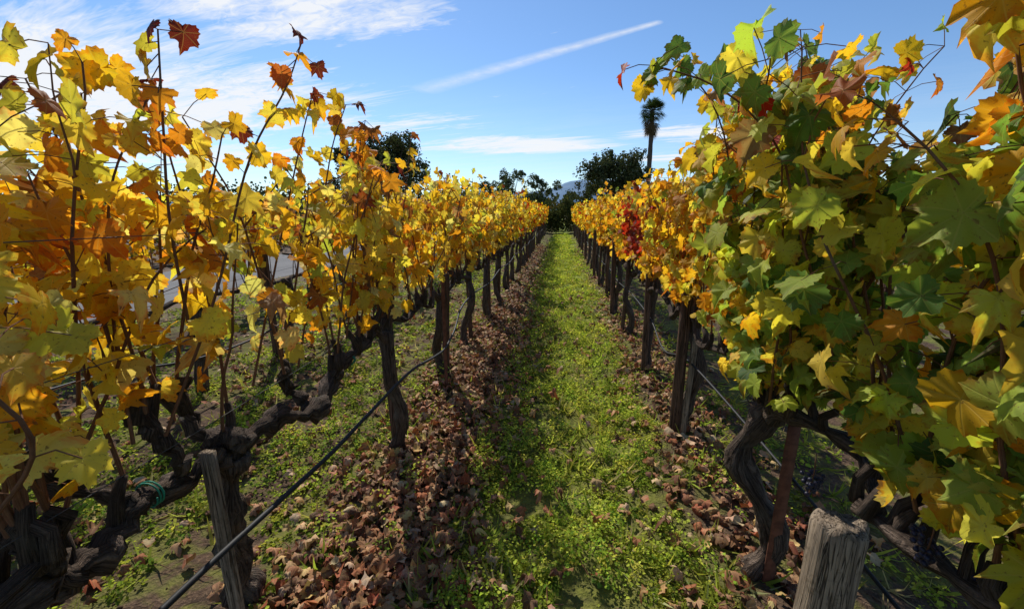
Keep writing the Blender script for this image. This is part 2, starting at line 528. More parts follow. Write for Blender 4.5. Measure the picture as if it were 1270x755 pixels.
GX,GY=np.meshgrid(gx,gy)
GV=np.stack([GX.ravel(),GY.ravel(),ground_z(GX,GY).ravel()],1)
nx,ny=len(gx),len(gy)
ii=np.arange(nx-1)[None,:]+np.arange(ny-1)[:,None]*nx; ii=ii.ravel()
GF=np.stack([ii,ii+1,ii+1+nx,ii+nx],1)
m,nt,out=material('ground')
pos=nt.new('ShaderNodeNewGeometry').outputs['Position']
px,py,pz=nt.sep(pos)
n2=nt.noise(pos,14,3,.65); n3=nt.noise(pos,70,2,.6); n4=nt.noise(pos,4.5,3,.6,.5)
soil=nt.mix(nt.smooth(n2,.3,.7),(.11,.07,.045),(.045,.03,.02))
soil=nt.mix(nt.smooth(n3,.5,.7,0,.6),soil,(.20,.13,.08))
green=nt.mix(nt.smooth(n2,.35,.65),(.11,.15,.02),(.27,.30,.045))
dx=nt.math('ABSOLUTE',nt.math('SUBTRACT',px,.06))
dx=nt.math('ADD',dx,nt.math('MULTIPLY',nt.math('SUBTRACT',n4,.5),.7))
aisle=nt.smooth(dx,.48,.72,1,0)
far=nt.smooth(py,3,12,.5,1.0)
gm=nt.math('MULTIPLY',aisle,far)
patch=nt.math('MULTIPLY',nt.smooth(n4,.44,.58,0,.8),nt.smooth(py,2,12,.5,.85))
bare=nt.smooth(px,-6.6,-5.6,1,0)
patch=nt.math('MULTIPLY',patch,nt.math('SUBTRACT',1.0,bare))
gm=nt.math('MAXIMUM',gm,patch)
base=nt.mix(gm,soil,green)
base=nt.mix(nt.math('MULTIPLY',bare,.7),base,(.20,.145,.10))
h=nt.math('ADD',nt.math('MULTIPLY',n2,.7),nt.math('MULTIPLY',n3,.4))
principled(nt,out,base,.95,.1,nt.bump(h,.7,.04))
make_mesh('ground',GV,GF,m)

# road on the left
m,nt,out=material('asphalt')
pos=nt.new('ShaderNodeNewGeometry').outputs['Position']
n1=nt.noise(pos,.8,4,.6); n2=nt.noise(pos,160,2,.6)
c=nt.mix(nt.smooth(n1,.3,.7),(.20,.195,.19),(.15,.148,.145)); c=nt.mix(nt.smooth(n2,.5,.7,0,.6),c,(.28,.275,.27))
principled(nt,out,c,.95,.1,nt.bump(n2,.4,.005))
rx=np.array([-10.9,-10.8,-7.2,-7.1]); ry=np.arange(-40,200,2.0); V=[];F=[]
for j,y in enumerate(ry):
    w=.05*math.sin(y*1.3)
    for i,x in enumerate(rx): V.append((x+w*(1 if i>1 else -1),y,.02 if i in(1,2) else .004))
for j in range(len(ry)-1):
    for i in range(3):
        a=j*4+i; F.append((a,a+1,a+5,a+4))
make_mesh('road',V,F,m,smooth=False)

# hills
m,nt,out=material('hazy_wooded_hill')
pos=nt.new('ShaderNodeNewGeometry').outputs['Position']
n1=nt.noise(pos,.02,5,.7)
c=nt.mix(nt.smooth(n1,.35,.65),(.16,.24,.34),(.21,.29,.38))  # blue distance haze painted into the hill's base colour
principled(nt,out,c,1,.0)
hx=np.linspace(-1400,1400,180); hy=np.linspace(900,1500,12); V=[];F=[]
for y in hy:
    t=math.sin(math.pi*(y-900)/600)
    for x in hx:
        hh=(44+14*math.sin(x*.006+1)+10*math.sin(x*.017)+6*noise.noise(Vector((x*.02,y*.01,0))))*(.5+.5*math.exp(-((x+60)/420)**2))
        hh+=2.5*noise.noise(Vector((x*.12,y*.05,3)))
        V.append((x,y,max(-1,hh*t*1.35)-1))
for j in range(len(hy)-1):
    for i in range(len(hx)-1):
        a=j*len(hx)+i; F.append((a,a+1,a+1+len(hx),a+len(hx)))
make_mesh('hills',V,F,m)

# ------------------------------------------------------------------ main rows of vines
XL,XR=-1.12,.93
near_left_wood=[
    ([(-1.30,1.24,-.06),(-1.27,1.22,.18),(-1.25,1.20,.45),(-1.19,1.19,.72),(-1.16,1.17,.88)],.054,.044),
    ([(-1.17,1.18,.82),(-1.10,1.34,.84),(-1.07,1.55,.79),(-1.10,1.76,.86),(-1.12,1.98,.89),(-1.11,2.2,.93)],.042,.024),
    ([(-1.18,1.18,.84),(-1.22,1.06,.77),(-1.25,.92,.80),(-1.23,.78,.73),(-1.22,.62,.77),(-1.24,.46,.71),(-1.2,.26,.80)],.044,.030),
    ([(-1.24,.92,.79),(-1.30,.86,.86),(-1.36,.80,.95),(-1.32,.76,1.04)],.032,.018),
    ([(-1.24,.70,.74),(-1.19,.66,.84),(-1.22,.62,.95)],.028,.016),
    ([(-1.23,.80,.74),(-1.30,.74,.68),(-1.38,.66,.72),(-1.42,.60,.82)],.028,.016),
    ([(-1.09,1.52,.80),(-1.15,1.50,.90),(-1.13,1.46,1.0)],.026,.016),
    ([(-1.09,1.72,.84),(-1.05,1.74,.93),(-1.09,1.78,1.02)],.024,.014),
    ([(-1.23,1.02,.79),(-1.18,1.0,.89),(-1.2,.96,.99),(-1.24,.95,1.06)],.028,.015),
    ([(-1.2,1.14,.86),(-1.26,1.12,.98),(-1.22,1.10,1.10)],.030,.016),
]
vine(XL,1.2,pal_left,np.random.default_rng(11),0,ncanes=27,top=1.80,topvar=.2,per=1.35,spread=.15,zmin=1.0,custom_wood=near_left_wood,near=.95)
vine(XL,0.0,pal_left,np.random.default_rng(12),0,ncanes=9,top=1.5,topvar=.12,per=1.1,spread=.08,zmin=.95,near=1.0)
ly=[2.42,3.62,4.84,6.05,7.25,8.45]
for i,y in enumerate(ly):
    vine(XL,y,pal_left,np.random.default_rng(20+i),0 if i<1 else 1,ncanes=21,top=1.83,topvar=.14,per=1.5,spread=.13,zmin=.98)
g={'wood':Geo(),'cane':Geo(),'leaf':Geo()}
for i,y in enumerate(np.arange(9.65,29,1.2)):
    vine(XL,y,pal_left,np.random.default_rng(40+i),2,ncanes=14,top=1.84,topvar=.12,per=1.2,spread=.12,zmin=.95,geos=g,size=(.05,.08))
root=g['wood'].build('vineyard_row',M_BARK); g['cane'].build('canes',M_CANE,root); g['leaf'].build('foliage',M_LEAF_FAR,root)
# --- right row
vine(XR,.52,pal_right,np.random.default_rng(60),0,ncanes=32,top=2.15,topvar=.2,per=2.4,spread=.15,lean_x=-.0,zmin=.62,size=(.043,.076),head=.80,base_r=.048,thin_low=False,near=.80)
vine(XR,1.72,pal_right,np.random.default_rng(61),0,ncanes=34,top=2.12,topvar=.2,per=2.4,spread=.15,lean_x=-.02,zmin=.7,size=(.043,.076),head=.82,base_r=.043,thin_low=False)
ryv=[2.92,4.12,5.35,6.55,7.75,8.95]
for i,y in enumerate(ryv):
    vine(XR,y,pal_right,np.random.default_rng(70+i),0 if i<1 else 1,ncanes=22,top=1.86,topvar=.14,per=1.8,spread=.13,zmin=.86)
g={'wood':Geo(),'cane':Geo(),'leaf':Geo()}
for i,y in enumerate(np.arange(10.15,29,1.2)):
    vine(XR,y,pal_left if i%3 else pal_right,np.random.default_rng(90+i),2,ncanes=14,top=1.82,topvar=.11,per=1.25,spread=.12,zmin=.9,geos=g,size=(.05,.08))
root=g['wood'].build('vineyard_row',M_BARK); g['cane'].build('canes',M_CANE,root); g['leaf'].build('foliage',M_LEAF_FAR,root)
# --- neighbouring rows
for X,y0 in ((-3.17,.6),(-5.22,.2),(2.98,-.6)):
    g={'wood':Geo(),'cane':Geo(),'leaf':Geo()}
    for i,y in enumerate(np.arange(y0,29,1.25)):
        vine(X,y,pal_other if X<0 else pal_right,np.random.default_rng(int(200+i+X*37)),2,ncanes=12,top=1.8,topvar=.14,per=1.1,spread=.13,zmin=1.0,geos=g,size=(.052,.082))
    root=g['wood'].build('vineyard_row',M_BARK); g['cane'].build('canes',M_CANE,root); g['leaf'].build('foliage',M_LEAF_FAR,root)

# tall shoots, upper left
g=Geo(); gl=Geo(); r_=np.random.default_rng(5)
shoots=[[(-1.16,1.1,1.2),(-1.12,1.06,1.6),(-1.06,1.04,1.9),(-1.03,1.04,2.10)],
        [(-1.2,.9,1.0),(-1.25,.96,1.35),(-1.22,1.0,1.7),(-1.14,1.08,1.95)],
        [(-1.15,.95,1.0),(-1.05,1.1,1.4),(-1.0,1.25,1.8),(-.93,1.38,2.05),(-.88,1.42,2.2)],
        [(-1.15,1.3,1.0),(-1.12,1.5,1.5),(-1.06,1.62,1.9),(-1.0,1.66,2.12)],
        [(-1.1,1.5,1.0),(-1.08,1.7,1.5),(-1.0,1.75,1.9),(-.94,1.8,2.1)],
        [(-1.1,1.9,1.0),(-1.05,2.0,1.5),(-1.03,2.05,1.9),(-1.0,2.1,2.1)],
        [(-1.1,2.3,1.0),(-1.0,2.5,1.6),(-.95,2.6,2.08)]]
P=[];B=[]
for s in shoots:
    sp=smooth_path(s,22); tube(g,sp,np.linspace(.005,.002,22),6,0,cap=False)
    for k in (10,11,12,13,14,15,16,17,18,19,20,21,21):
        if r_.random()<.85:
            P.append(sp[k]+unit(r_.normal(0,1,3))*r_.uniform(.03,.08)); B.append(sp[k])
P=np.array(P);B=np.array(B);n=len(P)
for p,b in zip(P,B): tube(g,[b,(p+b)/2,p],.0014,3,0,cap=False)
C=pick([RUST,DRED,ORG,GOLD,YEL],[2,1.6,4,5,3],n,r_); lo=P[:,2]<1.85; C[lo]=pick([GOLD,YEL,ORG,YG],[5,4,2,1],lo.sum(),r_)
scatter(gl,T_HI,P,np.stack([r_.normal(0,.7,n),r_.normal(-.4,.6,n),r_.uniform(0,1,n)],1),np.stack([r_.normal(0,.5,n),r_.normal(0,.5,n),-np.ones(n)*.7],1),r_.uniform(.032,.054,n),C,r_)
root=g.build('vine_shoot',M_CANE); gl.build('foliage',M_LEAF,root)

# low foreground leaf spray at far left edge
g=Geo(); gl=Geo()
s=smooth_path([(-1.2,.35,.8),(-1.05,.40,1.0),(-.92,.46,1.15),(-.84,.49,1.3),(-.9,.42,1.5)],20)
tube(g,s,np.linspace(.005,.003,20),6,0,cap=False)
P=np.array([(-.80,.52,1.24),(-.86,.44,1.31),(-.95,.42,1.37),(-.92,.54,1.39),(-1.0,.42,1.44),(-.93,.4,1.24),(-1.02,.5,1.50),(-1.0,.58,1.30),(-1.0,.66,1.47),(-.98,.5,1.22)])
n=len(P)
for p in P:
    b=s[np.argmin(np.linalg.norm(s-p,axis=1))]; tube(g,[b,(p+b)/2+np.array([0,0,.015]),p],.0015,4,0,cap=False)
scatter(gl,T_HI,P,np.stack([np.full(n,.75),np.full(n,-.4),r_.uniform(.1,.7,n)],1)+r_.normal(0,.2,(n,3)),np.stack([r_.normal(.1,.4,n),r_.normal(0,.4,n),-np.ones(n)],1),r_.uniform(.044,.062,n),pick([GOLD,YEL,ORG,PALE],[5,5,1,3],n,r_),r_)
root=g.build('vine_shoot',M_CANE); gl.build('foliage',M_LEAF,root)

# ------------------------------------------------------------------ posts, stakes
for i,y in enumerate([2.45,3.68,4.9,6.1,7.3,8.5,9.7,10.9,12.1,13.3,14.5,15.7,18.1,20.5,22.9,25.3,27.7]):
    post('wooden_post',XL+.03*math.sin(i*3),y+.04,1.22 if i%2==0 else 1.05,.040-.006*(i%3),M_POST,(-.03 if i==0 else .035*math.sin(i*2),.0),seed=i)
for i,y in enumerate([2.82,4.06,5.3,6.5,7.7,8.9,10.1,11.3,12.5,13.7,14.9,16.1,18.5,20.9,23.3,25.7,28.1]):
    post('wooden_post',XR-.06+.03*math.sin(i*2),y,1.18,.037-.006*(i%3),M_POST,(.03*math.sin(i*4),.0),seed=i+30)
for X in (-3.17,-5.22,2.98):
    for i,y in enumerate(np.arange(1.5,28,2.5)):
        post('wooden_post',X,float(y),1.25,.04,M_POST,seed=i+50)
post('wooden_stake',-1.15,1.07,.87,.022,M_POSTG,(.0,.0),square=True,seed=2)
post('wooden_stake',-1.30,.36,1.1,.02,M_POSTG,(.02,.0),square=True,seed=3)
post('wooden_stake',XR-.02,2.76,1.12,.018,M_POSTG,(.03,0),square=True,seed=4)
post('log_post',.88,1.17,.69,.072,M_POSTG,(.02,.03),seed=8)
def steel_stake(x,y,h,w=.02):
    g=Geo(); V=[];F=[]
    sec=[(-1,0),(1,0),(1,.2),(.15,.2),(.15,1.2),(-.15,1.2),(-.15,.2),(-1,.2)]
    zs=np.linspace(-.1,h,8)
    for z in zs:
        for a,b in sec: V.append((x+a*w,y+b*w,z))
    for i in range(7):
        for k in range(8):
            a=i*8+k;b=i*8+(k+1)%8;F.append((a,b,b+8,a+8))
    t=56;F+=[(t,t+1,t+2,t+7),(t+3,t+4,t+5,t+6)]
    g.add(np.array(V),F); return g.build('steel_stake',M_RUST,smooth=False)
steel_stake(.96,1.60,.84,.024)
steel_stake(-1.02,3.4,1.1,.015)

# ------------------------------------------------------------------ wires + hoses
def wires(X, zs=(1.0,1.3,1.6)):
    g=Geo()
    for z in zs:
        ys=np.arange(-2,29,.6)
        pts=np.stack([X+.02*np.sin(ys*.9+z),ys,z-.015*np.abs(np.sin(ys*1.3))],1)
        tube(g,pts,.0013,5,0,cap=False)
    g.build('trellis_wire',M_WIRE)
for X in (XL,XR,-3.17,-5.22,2.98): wires(X)
def hose(ctrl,r=.0095,n=160):
    g=Geo(); sp=smooth_path(ctrl,n); tube(g,sp,r,10,0); return g.build('drip_hose',M_HOSE)
h1=[(-1.0,-1.5,.68),(-1.0,0,.66),(-.99,.72,.655),(-.98,1.15,.635),(-.98,1.5,.61),(-.98,1.85,.61),(-.98,2.45,.60),(-.99,3.0,.50),(-1.0,3.35,.46),(-1.03,3.8,.50),(-1.06,4.2,.62)]
h1+=[(-1.07,4.9+1.2*k,.64-.06*(k%2)) for k in range(18)]
hose(h1,n=300)
hose([(-3.1,.6,.66),(-3.08,1.4,.6),(-3.1,2.2,.56),(-3.1,3.0,.40),(-3.1,3.9,.40),(-3.12,4.8,.6)]+[(-3.14,6+1.25*k,.62-.06*(k%2)) for k in range(16)],n=200)
hose([(1.02,-1,.55),(1.02,.6,.5),(1.0,1.7,.55),(.92,2.8,.62),(.90,3.4,.50),(.92,4.1,.6)]+[(.92,5.3+1.2*k,.62-.05*(k%2)) for k in range(18)],r=.0065,n=250)
def tie(c,d,r):
    d=unit(np.array(d,float)); a=unit(np.cross(d,[0,0,1.0])); b=np.cross(d,a)
    t=np.linspace(0,2*math.pi*2.2,40)
    pts=np.array(c)+np.outer(np.cos(t)*r,a)+np.outer(np.sin(t)*r,b)+np.outer(t/12*.02,d)
    g=Geo(); tube(g,pts,.0028,6,0); g.build('plastic_tie',M_TIE)
tie((-1.24,.93,.80),(0,1,0),.040); tie((-1.23,.50,.73),(0,1,0),.034); tie((-1.1,1.9,.88),(0,1,0),.028)

def grapes(c,n,r_):
    g=Geo(); import bmesh
    bm=bmesh.new(); bmesh.ops.create_icosphere(bm,subdivisions=2,radius=1.0)
    bv=np.array([v.co[:] for v in bm.verts]); bf=np.array([[v.index for v in f.verts] for f in bm.faces]); bm.free()
    for i in range(n):
        t=r_.random(); rad=.03*(1-t*.7)
        a=r_.uniform(0,6.28)
        p=np.array(c)+np.array([math.cos(a)*rad,math.sin(a)*rad,-t*.09])+r_.normal(0,.003,3)
        g.add(bv*r_.uniform(.006,.008)+p,bf)
    ob=g.build('grape_cluster',M_GRAPE)
    s=Geo(); tube(s,[np.array(c)+np.array([0,0,.07]),np.array(c)+np.array([.004,0,.0]),np.array(c)+np.array([0,0,-.09])],.002,5,0); s.build('stem',M_CANE,ob)
r_=np.random.default_rng(3)
for c in ((.90,.93,.90),(.86,1.30,.80),(.98,.86,.84)): grapes(c,34,r_)

# ------------------------------------------------------------------ weeds
def tufts(geo,cx,cy,nleaf,rad,hgt,size,cols,w,r_,templ=T_BL,vig=None):
    n=len(cx); N=n*nleaf
    X=np.repeat(cx,nleaf); Y=np.repeat(cy,nleaf)
    ts=r_.uniform(.45,1.3,n)
    hs=ts.copy()
    if vig is not None: hs=hs*vig
    ts=np.repeat(ts,nleaf); hs=np.repeat(hs,nleaf)
    a=r_.uniform(0,6.283,N); rr=np.sqrt(r_.uniform(0,1,N))*rad*ts
    h=r_.uniform(.1,1,N)*hgt*hs*(1-.5*(rr/(rad*ts))**2)
    x=X+np.cos(a)*rr; y=Y+np.sin(a)*rr
    P=np.stack([x,y,ground_z(x,y)+h],1)
    Nn=np.stack([np.cos(a)*.45+r_.normal(0,.4,N),np.sin(a)*.45+r_.normal(0,.4,N),np.ones(N)],1)
    T=np.stack([np.cos(a)+r_.normal(0,.5,N),np.sin(a)+r_.normal(0,.5,N),r_.uniform(-.1,.6,N)],1)
    tc=pick(cols,w,n,r_)
    if vig is not None:
        tc=tc*np.clip(.6+.45*vig,.7,1.15)[:,None]
    C=np.repeat(tc,nleaf,axis=0)*r_.uniform(.7,1.25,(N,1))
    scatter(geo,templ,P,Nn,T,r_.uniform(.6,1.25,N)*size,np.clip(C,0,1),r_)
WG=[(.33,.42,.05),(.46,.54,.07),(.62,.64,.10),(.16,.26,.04)]
r_=np.random.default_rng(77)
def dens(x,y,kind,f=1.1):
    return np.array([noise.noise(Vector((a*f+kind*9,b*f,kind))) for a,b in zip(x,y)])
g=Geo()
def region(x0,x1,y0,y1,per_m2):
    n=int((x1-x0)*(y1-y0)*per_m2); return r_.uniform(x0,x1,n),r_.uniform(y0,y1,n)
def aisle_mask(x,y,edge=.55):
    nz=dens(x,y,1); nz2=dens(x,y,5,4)
    bare=dens(x,y,8,3.2)+r_.normal(0,.07,len(x))<-.26
    return ((np.abs(x-.08)+nz*.25+nz2*.3+r_.normal(0,.07,len(x)))<edge)&~bare
for (y0,y1,d,nl,rad,hg,sz) in ((.2,3.2,380,24,.05,.085,.0165),(3.2,7,220,18,.06,.09,.022),(7,14,90,14,.08,.09,.036),(14,29,42,12,.12,.09,.062)):
    x,y=region(-.75,.9,y0,y1,d); k=aisle_mask(x,y); x,y=x[k],y[k]
    tufts(g,x,y,nl,rad,hg,sz,WG,[4,5,3,2],r_,vig=np.clip(1+2.4*dens(x,y,12,2.6),.3,2.2))
for (x0,x1,y0,y1,d,nl,rad,hg,sz) in ((-3.6,-.4,.3,4,190,20,.055,.09,.019),(-6.6,-1.2,4,12,50,14,.09,.1,.034),(-6.6,-3.4,.2,4,50,14,.08,.1,.027),(-6.6,-1.2,12,28,12,10,.15,.12,.065),
                                     (.5,1.7,.3,4,150,18,.05,.07,.018),(.6,4.5,4,14,25,12,.09,.09,.032),(1.5,4.5,-.5,4,30,12,.08,.09,.027)):
    x,y=region(x0,x1,y0,y1,d); k=(dens(x,y,2,1.6)+r_.normal(0,.08,len(x)))>-.08
    k&=~((x>-1.15)&(x<-.45)&(r_.random(len(x))<.74))
    x,y=x[k],y[k]
    tufts(g,x,y,nl,rad,hg,sz,WG,[5,4,1.5,3],r_,vig=np.clip(1+2.0*dens(x,y,12,2.6),.35,2.0))
g.build('weeds',M_WEED)
g=Geo()
for (x0,x1,y0,y1,d,sz) in ((-.6,.8,.3,6,150,.11),(-.6,.8,6,20,55,.14),(-3.5,-.5,.5,6,40,.12),(.6,2,.5,6,35,.11)):
    x,y=region(x0,x1,y0,y1,d); k=dens(x,y,15,2.2)>-.1; x,y=x[k],y[k]
    tufts(g,x,y,11,.02,.004,sz,[(.34,.42,.06),(.48,.50,.09),(.52,.44,.20)],[5,4,1.5],r_,T_GR)
ob=g.build('grass',M_WEED)

# ------------------------------------------------------------------ leaf litter
g=Geo()
LC=[(.27,.125,.06),(.40,.22,.11),(.15,.07,.04),(.50,.34,.20),(.33,.11,.05),(.55,.36,.14)]
LW=[6,5,5,2.5,3,1.2]
def litter(n,xf,y0,y1,templ,sz,lift=.012):
    y=y0+(y1-y0)*r_.uniform(0,1,n)**1.3; x=xf(n)
    P=np.stack([x,y,ground_z(x,y)+lift+np.abs(r_.normal(0,.016,n))],1)
    scatter(g,templ,P,np.stack([r_.normal(0,.5,n),r_.normal(0,.5,n),np.ones(n)],1),r_.normal(0,1,(n,3))*[1,1,.2],r_.uniform(.55,1.15,n)*sz,pick(LC,LW,n,r_),r_)
litter(3000,lambda n:r_.normal(-.80,.26,n),.3,6,T_DEAD,.043,.025)
litter(1400,lambda n:r_.normal(1.0,.25,n),.3,6,T_DEAD,.042,.02)
litter(1300,lambda n:r_.uniform(-4,-.4,n),.3,8,T_DEAD,.04,.025)
litter(180,lambda n:r_.uniform(-.45,.6,n),.5,8,T_DEAD,.038,.07)
litter(1900,lambda n:r_.normal(-.82,.25,n),6,20,T_LO,.05)
litter(1000,lambda n:r_.normal(1.0,.2,n),6,20,T_LO,.05)
litter(1800,lambda n:r_.uniform(-6.5,-.8,n),2,22,T_LO,.05)
g.build('fallen_leaves',M_LITTER)
g=Geo()
n=2200; x=r_.uniform(-3.5,1.8,n); y=.3+7*r_.uniform(0,1,n)**1.5
ico=np.array([[0,0,1],[.9,0,.1],[.2,.85,0],[-.75,.5,.1],[-.7,-.55,0],[.3,-.9,.1],[0,0,-.5]])
icf=np.array([(0,1,2),(0,2,3),(0,3,4),(0,4,5),(0,5,1),(6,2,1),(6,3,2),(6,4,3),(6,5,4),(6,1,5)])
for i in range(n):
    s=r_.uniform(.004,.016); g.add(ico*(s*r_.uniform(.6,1.3,(7,1)))+np.array([x[i],y[i],float(ground_z(x[i],y[i]))+s*.2]),icf)
m,nt,out=material('soil_clod'); pos=nt.new('ShaderNodeNewGeometry').outputs['Position']
principled(nt,out,nt.mix(nt.noise(pos,30),(.05,.033,.022),(.16,.105,.07)),.95,.1)
g.build('soil_clods',m,smooth=False)
g=Geo()
for i in range(420):
    x=r_.uniform(-2.2,1.4) if i%2 else r_.normal(-.8,.25); y=.4+5*r_.random()**1.3; a=r_.uniform(0,6.28); l=r_.uniform(.04,.16)
    p=np.array([x,y,float(ground_z(x,y))+.015]); d=np.array([math.cos(a),math.sin(a),r_.uniform(-.05,.1)])*l
    tube(g,[p,p+d*.5+r_.normal(0,.006,3),p+d],[.003,.0025,.0015],4,0,cap=False)
g.build('twigs',M_CANE)

# ------------------------------------------------------------------ background trees
def tree(name,x,y,h,w,cols,seed,nleaf=9000,size=.22,trunk=.3,lobes=11,zlow=.25,lacy=1.0):
    r_=np.random.default_rng(seed)
    g=Geo(); gl=Geo()
    tube(g,smooth_path([(x,y,-.2),(x+.1,y,h*.2),(x-.15,y+.1,h*.4),(x,y,h*.62)],12),np.linspace(trunk,trunk*.4,12),10,.25,1.2)
    L=[]
    for i in range(lobes):
        a=r_.uniform(0,6.28); rr=w*.5*r_.uniform(.15,.78); zz=h*r_.uniform(zlow+.12,.86)
        rr*=math.sqrt(max(.1,1-((zz/h-.5)/.55)**2))
        c=np.array([x+math.cos(a)*rr,y+math.sin(a)*rr,zz]); R0=w*r_.uniform(.13,.24)
        L.append((c,R0))
        tube(g,smooth_path([(x,y,h*.3),(x+(c[0]-x)*.4,y+(c[1]-y)*.4,h*.3+(c[2]-h*.3)*.55),c],8),np.linspace(trunk*.4,trunk*.08,8),6,.2,2)
    P=[];N=[]
    for c,R0 in L:
        m=int(16*lacy)
        for j in range(m):
            d=unit(r_.normal(0,1,3)); cc=c+d*R0*r_.uniform(.35,1.1)*np.array([1,1,.75])
            k=nleaf//(lobes*m)
            dd=unit(r_.normal(0,1,(k,3))); q=cc+dd*(r_.uniform(0,1,(k,1))**.5)*R0*r_.uniform(.22,.42)
            P.append(q); N.append(dd+r_.normal(0,.5,(k,3))+[0,0,.4])
    P=np.concatenate(P);N=np.concatenate(N);n=len(P)
    scatter(gl,T_BL,P,N,r_.normal(0,1,(n,3)),r_.uniform(.6,1.3,n)*size,pick(cols,[1]*len(cols),n,r_),r_)
    root=g.build(name,M_TREEBARK); gl.build('foliage',M_TREE,root)
DK=[(.06,.075,.032),(.08,.095,.04),(.12,.125,.06)]
OL=[(.11,.14,.065),(.14,.165,.08),(.09,.12,.055)]
tree('oak_tree',5.3,45,8.4,8.4,DK,1,nleaf=16000,size=.21,lobes=16)
tree('oak_tree',-16.8,41,10.2,8.5,DK,2,nleaf=12000,lobes=14)
tree('oak_tree',-22,43,9.4,7.5,DK,3,nleaf=9000,lobes=12)
tree('olive_tree',-5.4,46,6.6,4.6,OL,4,nleaf=3600,size=.16,trunk=.12,lacy=.8)
tree('olive_tree',-2.3,47,6.4,4.6,OL,5,nleaf=3600,size=.16,trunk=.12,lacy=.8)
tree('olive_tree',-9.4,48,5.8,4.4,OL,6,nleaf=3000,size=.16,trunk=.12,lacy=.8)
tree('broadleaf_tree',12,52,5.5,6,OL,8,nleaf=5000,size=.2)
tree('broadleaf_tree',18,50,5.0,6,DK,9,nleaf=4000,size=.2)
def hedge(name,x0,x1,y,h,d,cols,seed,dens_=260,size=.16,alongy=False):
    r_=np.random.default_rng(seed); n=int((x1-x0)*dens_); xs=r_.uniform(x0,x1,n)
    top=h*(.8+.22*np.sin(xs*1.3+seed)+.16*np.sin(xs*3.7)+.08*np.sin(xs*8.1))
    oth=y+r_.normal(0,d*.4,n); zz=top*r_.uniform(0.02,1,n)**.7
    P=np.stack([oth,xs,zz],1) if alongy else np.stack([xs,oth,zz],1)
    g=Geo(); scatter(g,T_BL,P,r_.normal(0,1,(n,3))+[0,-.4,.5],r_.normal(0,1,(n,3)),r_.uniform(.6,1.3,n)*size,pick(cols,[1]*len(cols),n,r_),r_)
    g.build(name,M_TREE)
hedge('hedge',-1.8,2.4,31.5,2.3,1.2,[(.05,.065,.02),(.07,.08,.025),(.10,.10,.03)],1,2200,.12)
hedge('hedge',-40,60,36,2.6,1.5,[(.06,.08,.025),(.10,.11,.03),(.14,.10,.03)],2,260,.2)
hedge('distant_trees',-260,-12,110,9,6,DK,3,60,.9)
hedge('distant_trees',-12,260,130,7,6,DK,4,60,.9)
hedge('roadside_shrubs',-5,36,-13.2,1.7,1.6,[(.34,.13,.03),(.45,.27,.03),(.14,.15,.03),(.5,.3,.04)],5,330,.15,True)

def palm(x,y,h):
    g=Geo(); gl=Geo(); r_=np.random.default_rng(2)
    z=np.linspace(-.2,h,26); tube(g,np.stack([x+.1*np.sin(z*.2),np.full(26,y),z],1),np.linspace(.38,.27,26)*(1+.04*np.cos(np.arange(26)*3)),12,.08,3)
    C=np.array([x+.1*math.sin(h*.2),y,h])
    V=[];F=[];col=[]
    for i in range(130):
        a=r_.uniform(0,6.283); el=r_.uniform(-1.4,1.35); dead=el<-.7
        base=C-np.array([0,0,max(0,-el-.6)*1.9])
        d=np.array([math.cos(a)*math.cos(el),math.sin(a)*math.cos(el),math.sin(el)])
        pl=r_.uniform(.6,1.05); hub=base+d*pl+np.array([0,0,-.05 if el<0 else .05])
        tube(g,[base,(base+hub)/2+[0,0,.05],hub],.022,4,0,cap=False)
        s=unit(np.cross(d,[0,0,1.0])+r_.normal(0,.15,3)); u=np.cross(s,d)
        for k in range(15):
            b=(k-7)/7*1.25; dd=unit(d*math.cos(b)+s*math.sin(b)); L=r_.uniform(.8,1.2)
            side=np.cross(dd,u)*.034
            p1=hub+dd*L*.55; p2=hub+dd*L+np.array([0,0,-.22*L])
            o=len(V); V+= [hub,p1+side,p2,p1-side]; F.append((o,o+1,o+2,o+3))
            c=(.15,.10,.05) if dead else (.05+.03*r_.random(),.08+.03*r_.random(),.025); col+=[c]*4
    gl.add(np.array(V),F,np.array(col))
    root=g.build('palm_tree',M_TREEBARK); gl.build('fronds',M_TREE,root,smooth=False)
palm(11.7,60,14.6)

# ------------------------------------------------------------------ sky
w=bpy.data.worlds.new('World'); scene.world=w; w.use_nodes=True
nt=NT(w.node_tree); nt.n.clear(); out=nt.new('ShaderNodeOutputWorld')
sky=nt.new('ShaderNodeTexSky',sky_type='NISHITA'); sky.sun_disc=False
sky.sun_elevation=SUN_EL; sky.sun_rotation=SUN_AZ; sky.air_density=1.0; sky.dust_density=.1; sky.ozone_density=4.0
d=nt.new('ShaderNodeTexCoord').outputs['Generated']
x,y,z=nt.sep(d); zc=nt.math('MAXIMUM',z,.03)
u=nt.math('DIVIDE',x,zc); v=nt.math('DIVIDE',y,zc)
uv=nt.comb(u,v,0.0)
warp=nt.noise(uv,.6,1,.5)
st=nt.comb(nt.math('ADD',nt.math('MULTIPLY',u,.55),nt.math('MULTIPLY',warp,1.2)),nt.math('MULTIPLY',nt.math('ADD',v,nt.math('MULTIPLY',u,.35)),1.7),0.0)
c1=nt.noise(st,1.3,5,.62,.6)
fine=nt.noise(st,9.0,3,.7,.8)
c1=nt.math('ADD',c1,nt.math('MULTIPLY',nt.math('SUBTRACT',fine,.5),.42))
def blob(cu,cv,ru,rv,a):
    e=nt.vmath('MULTIPLY',nt.vmath('SUBTRACT',uv,(cu,cv,0)),(1/ru,1/rv,0))
    return nt.math('MULTIPLY',nt.smooth(nt.vmath('LENGTH',e),0.15,1,1,0),a)
mask=blob(-1.35,2.15,1.25,.8,1.0)
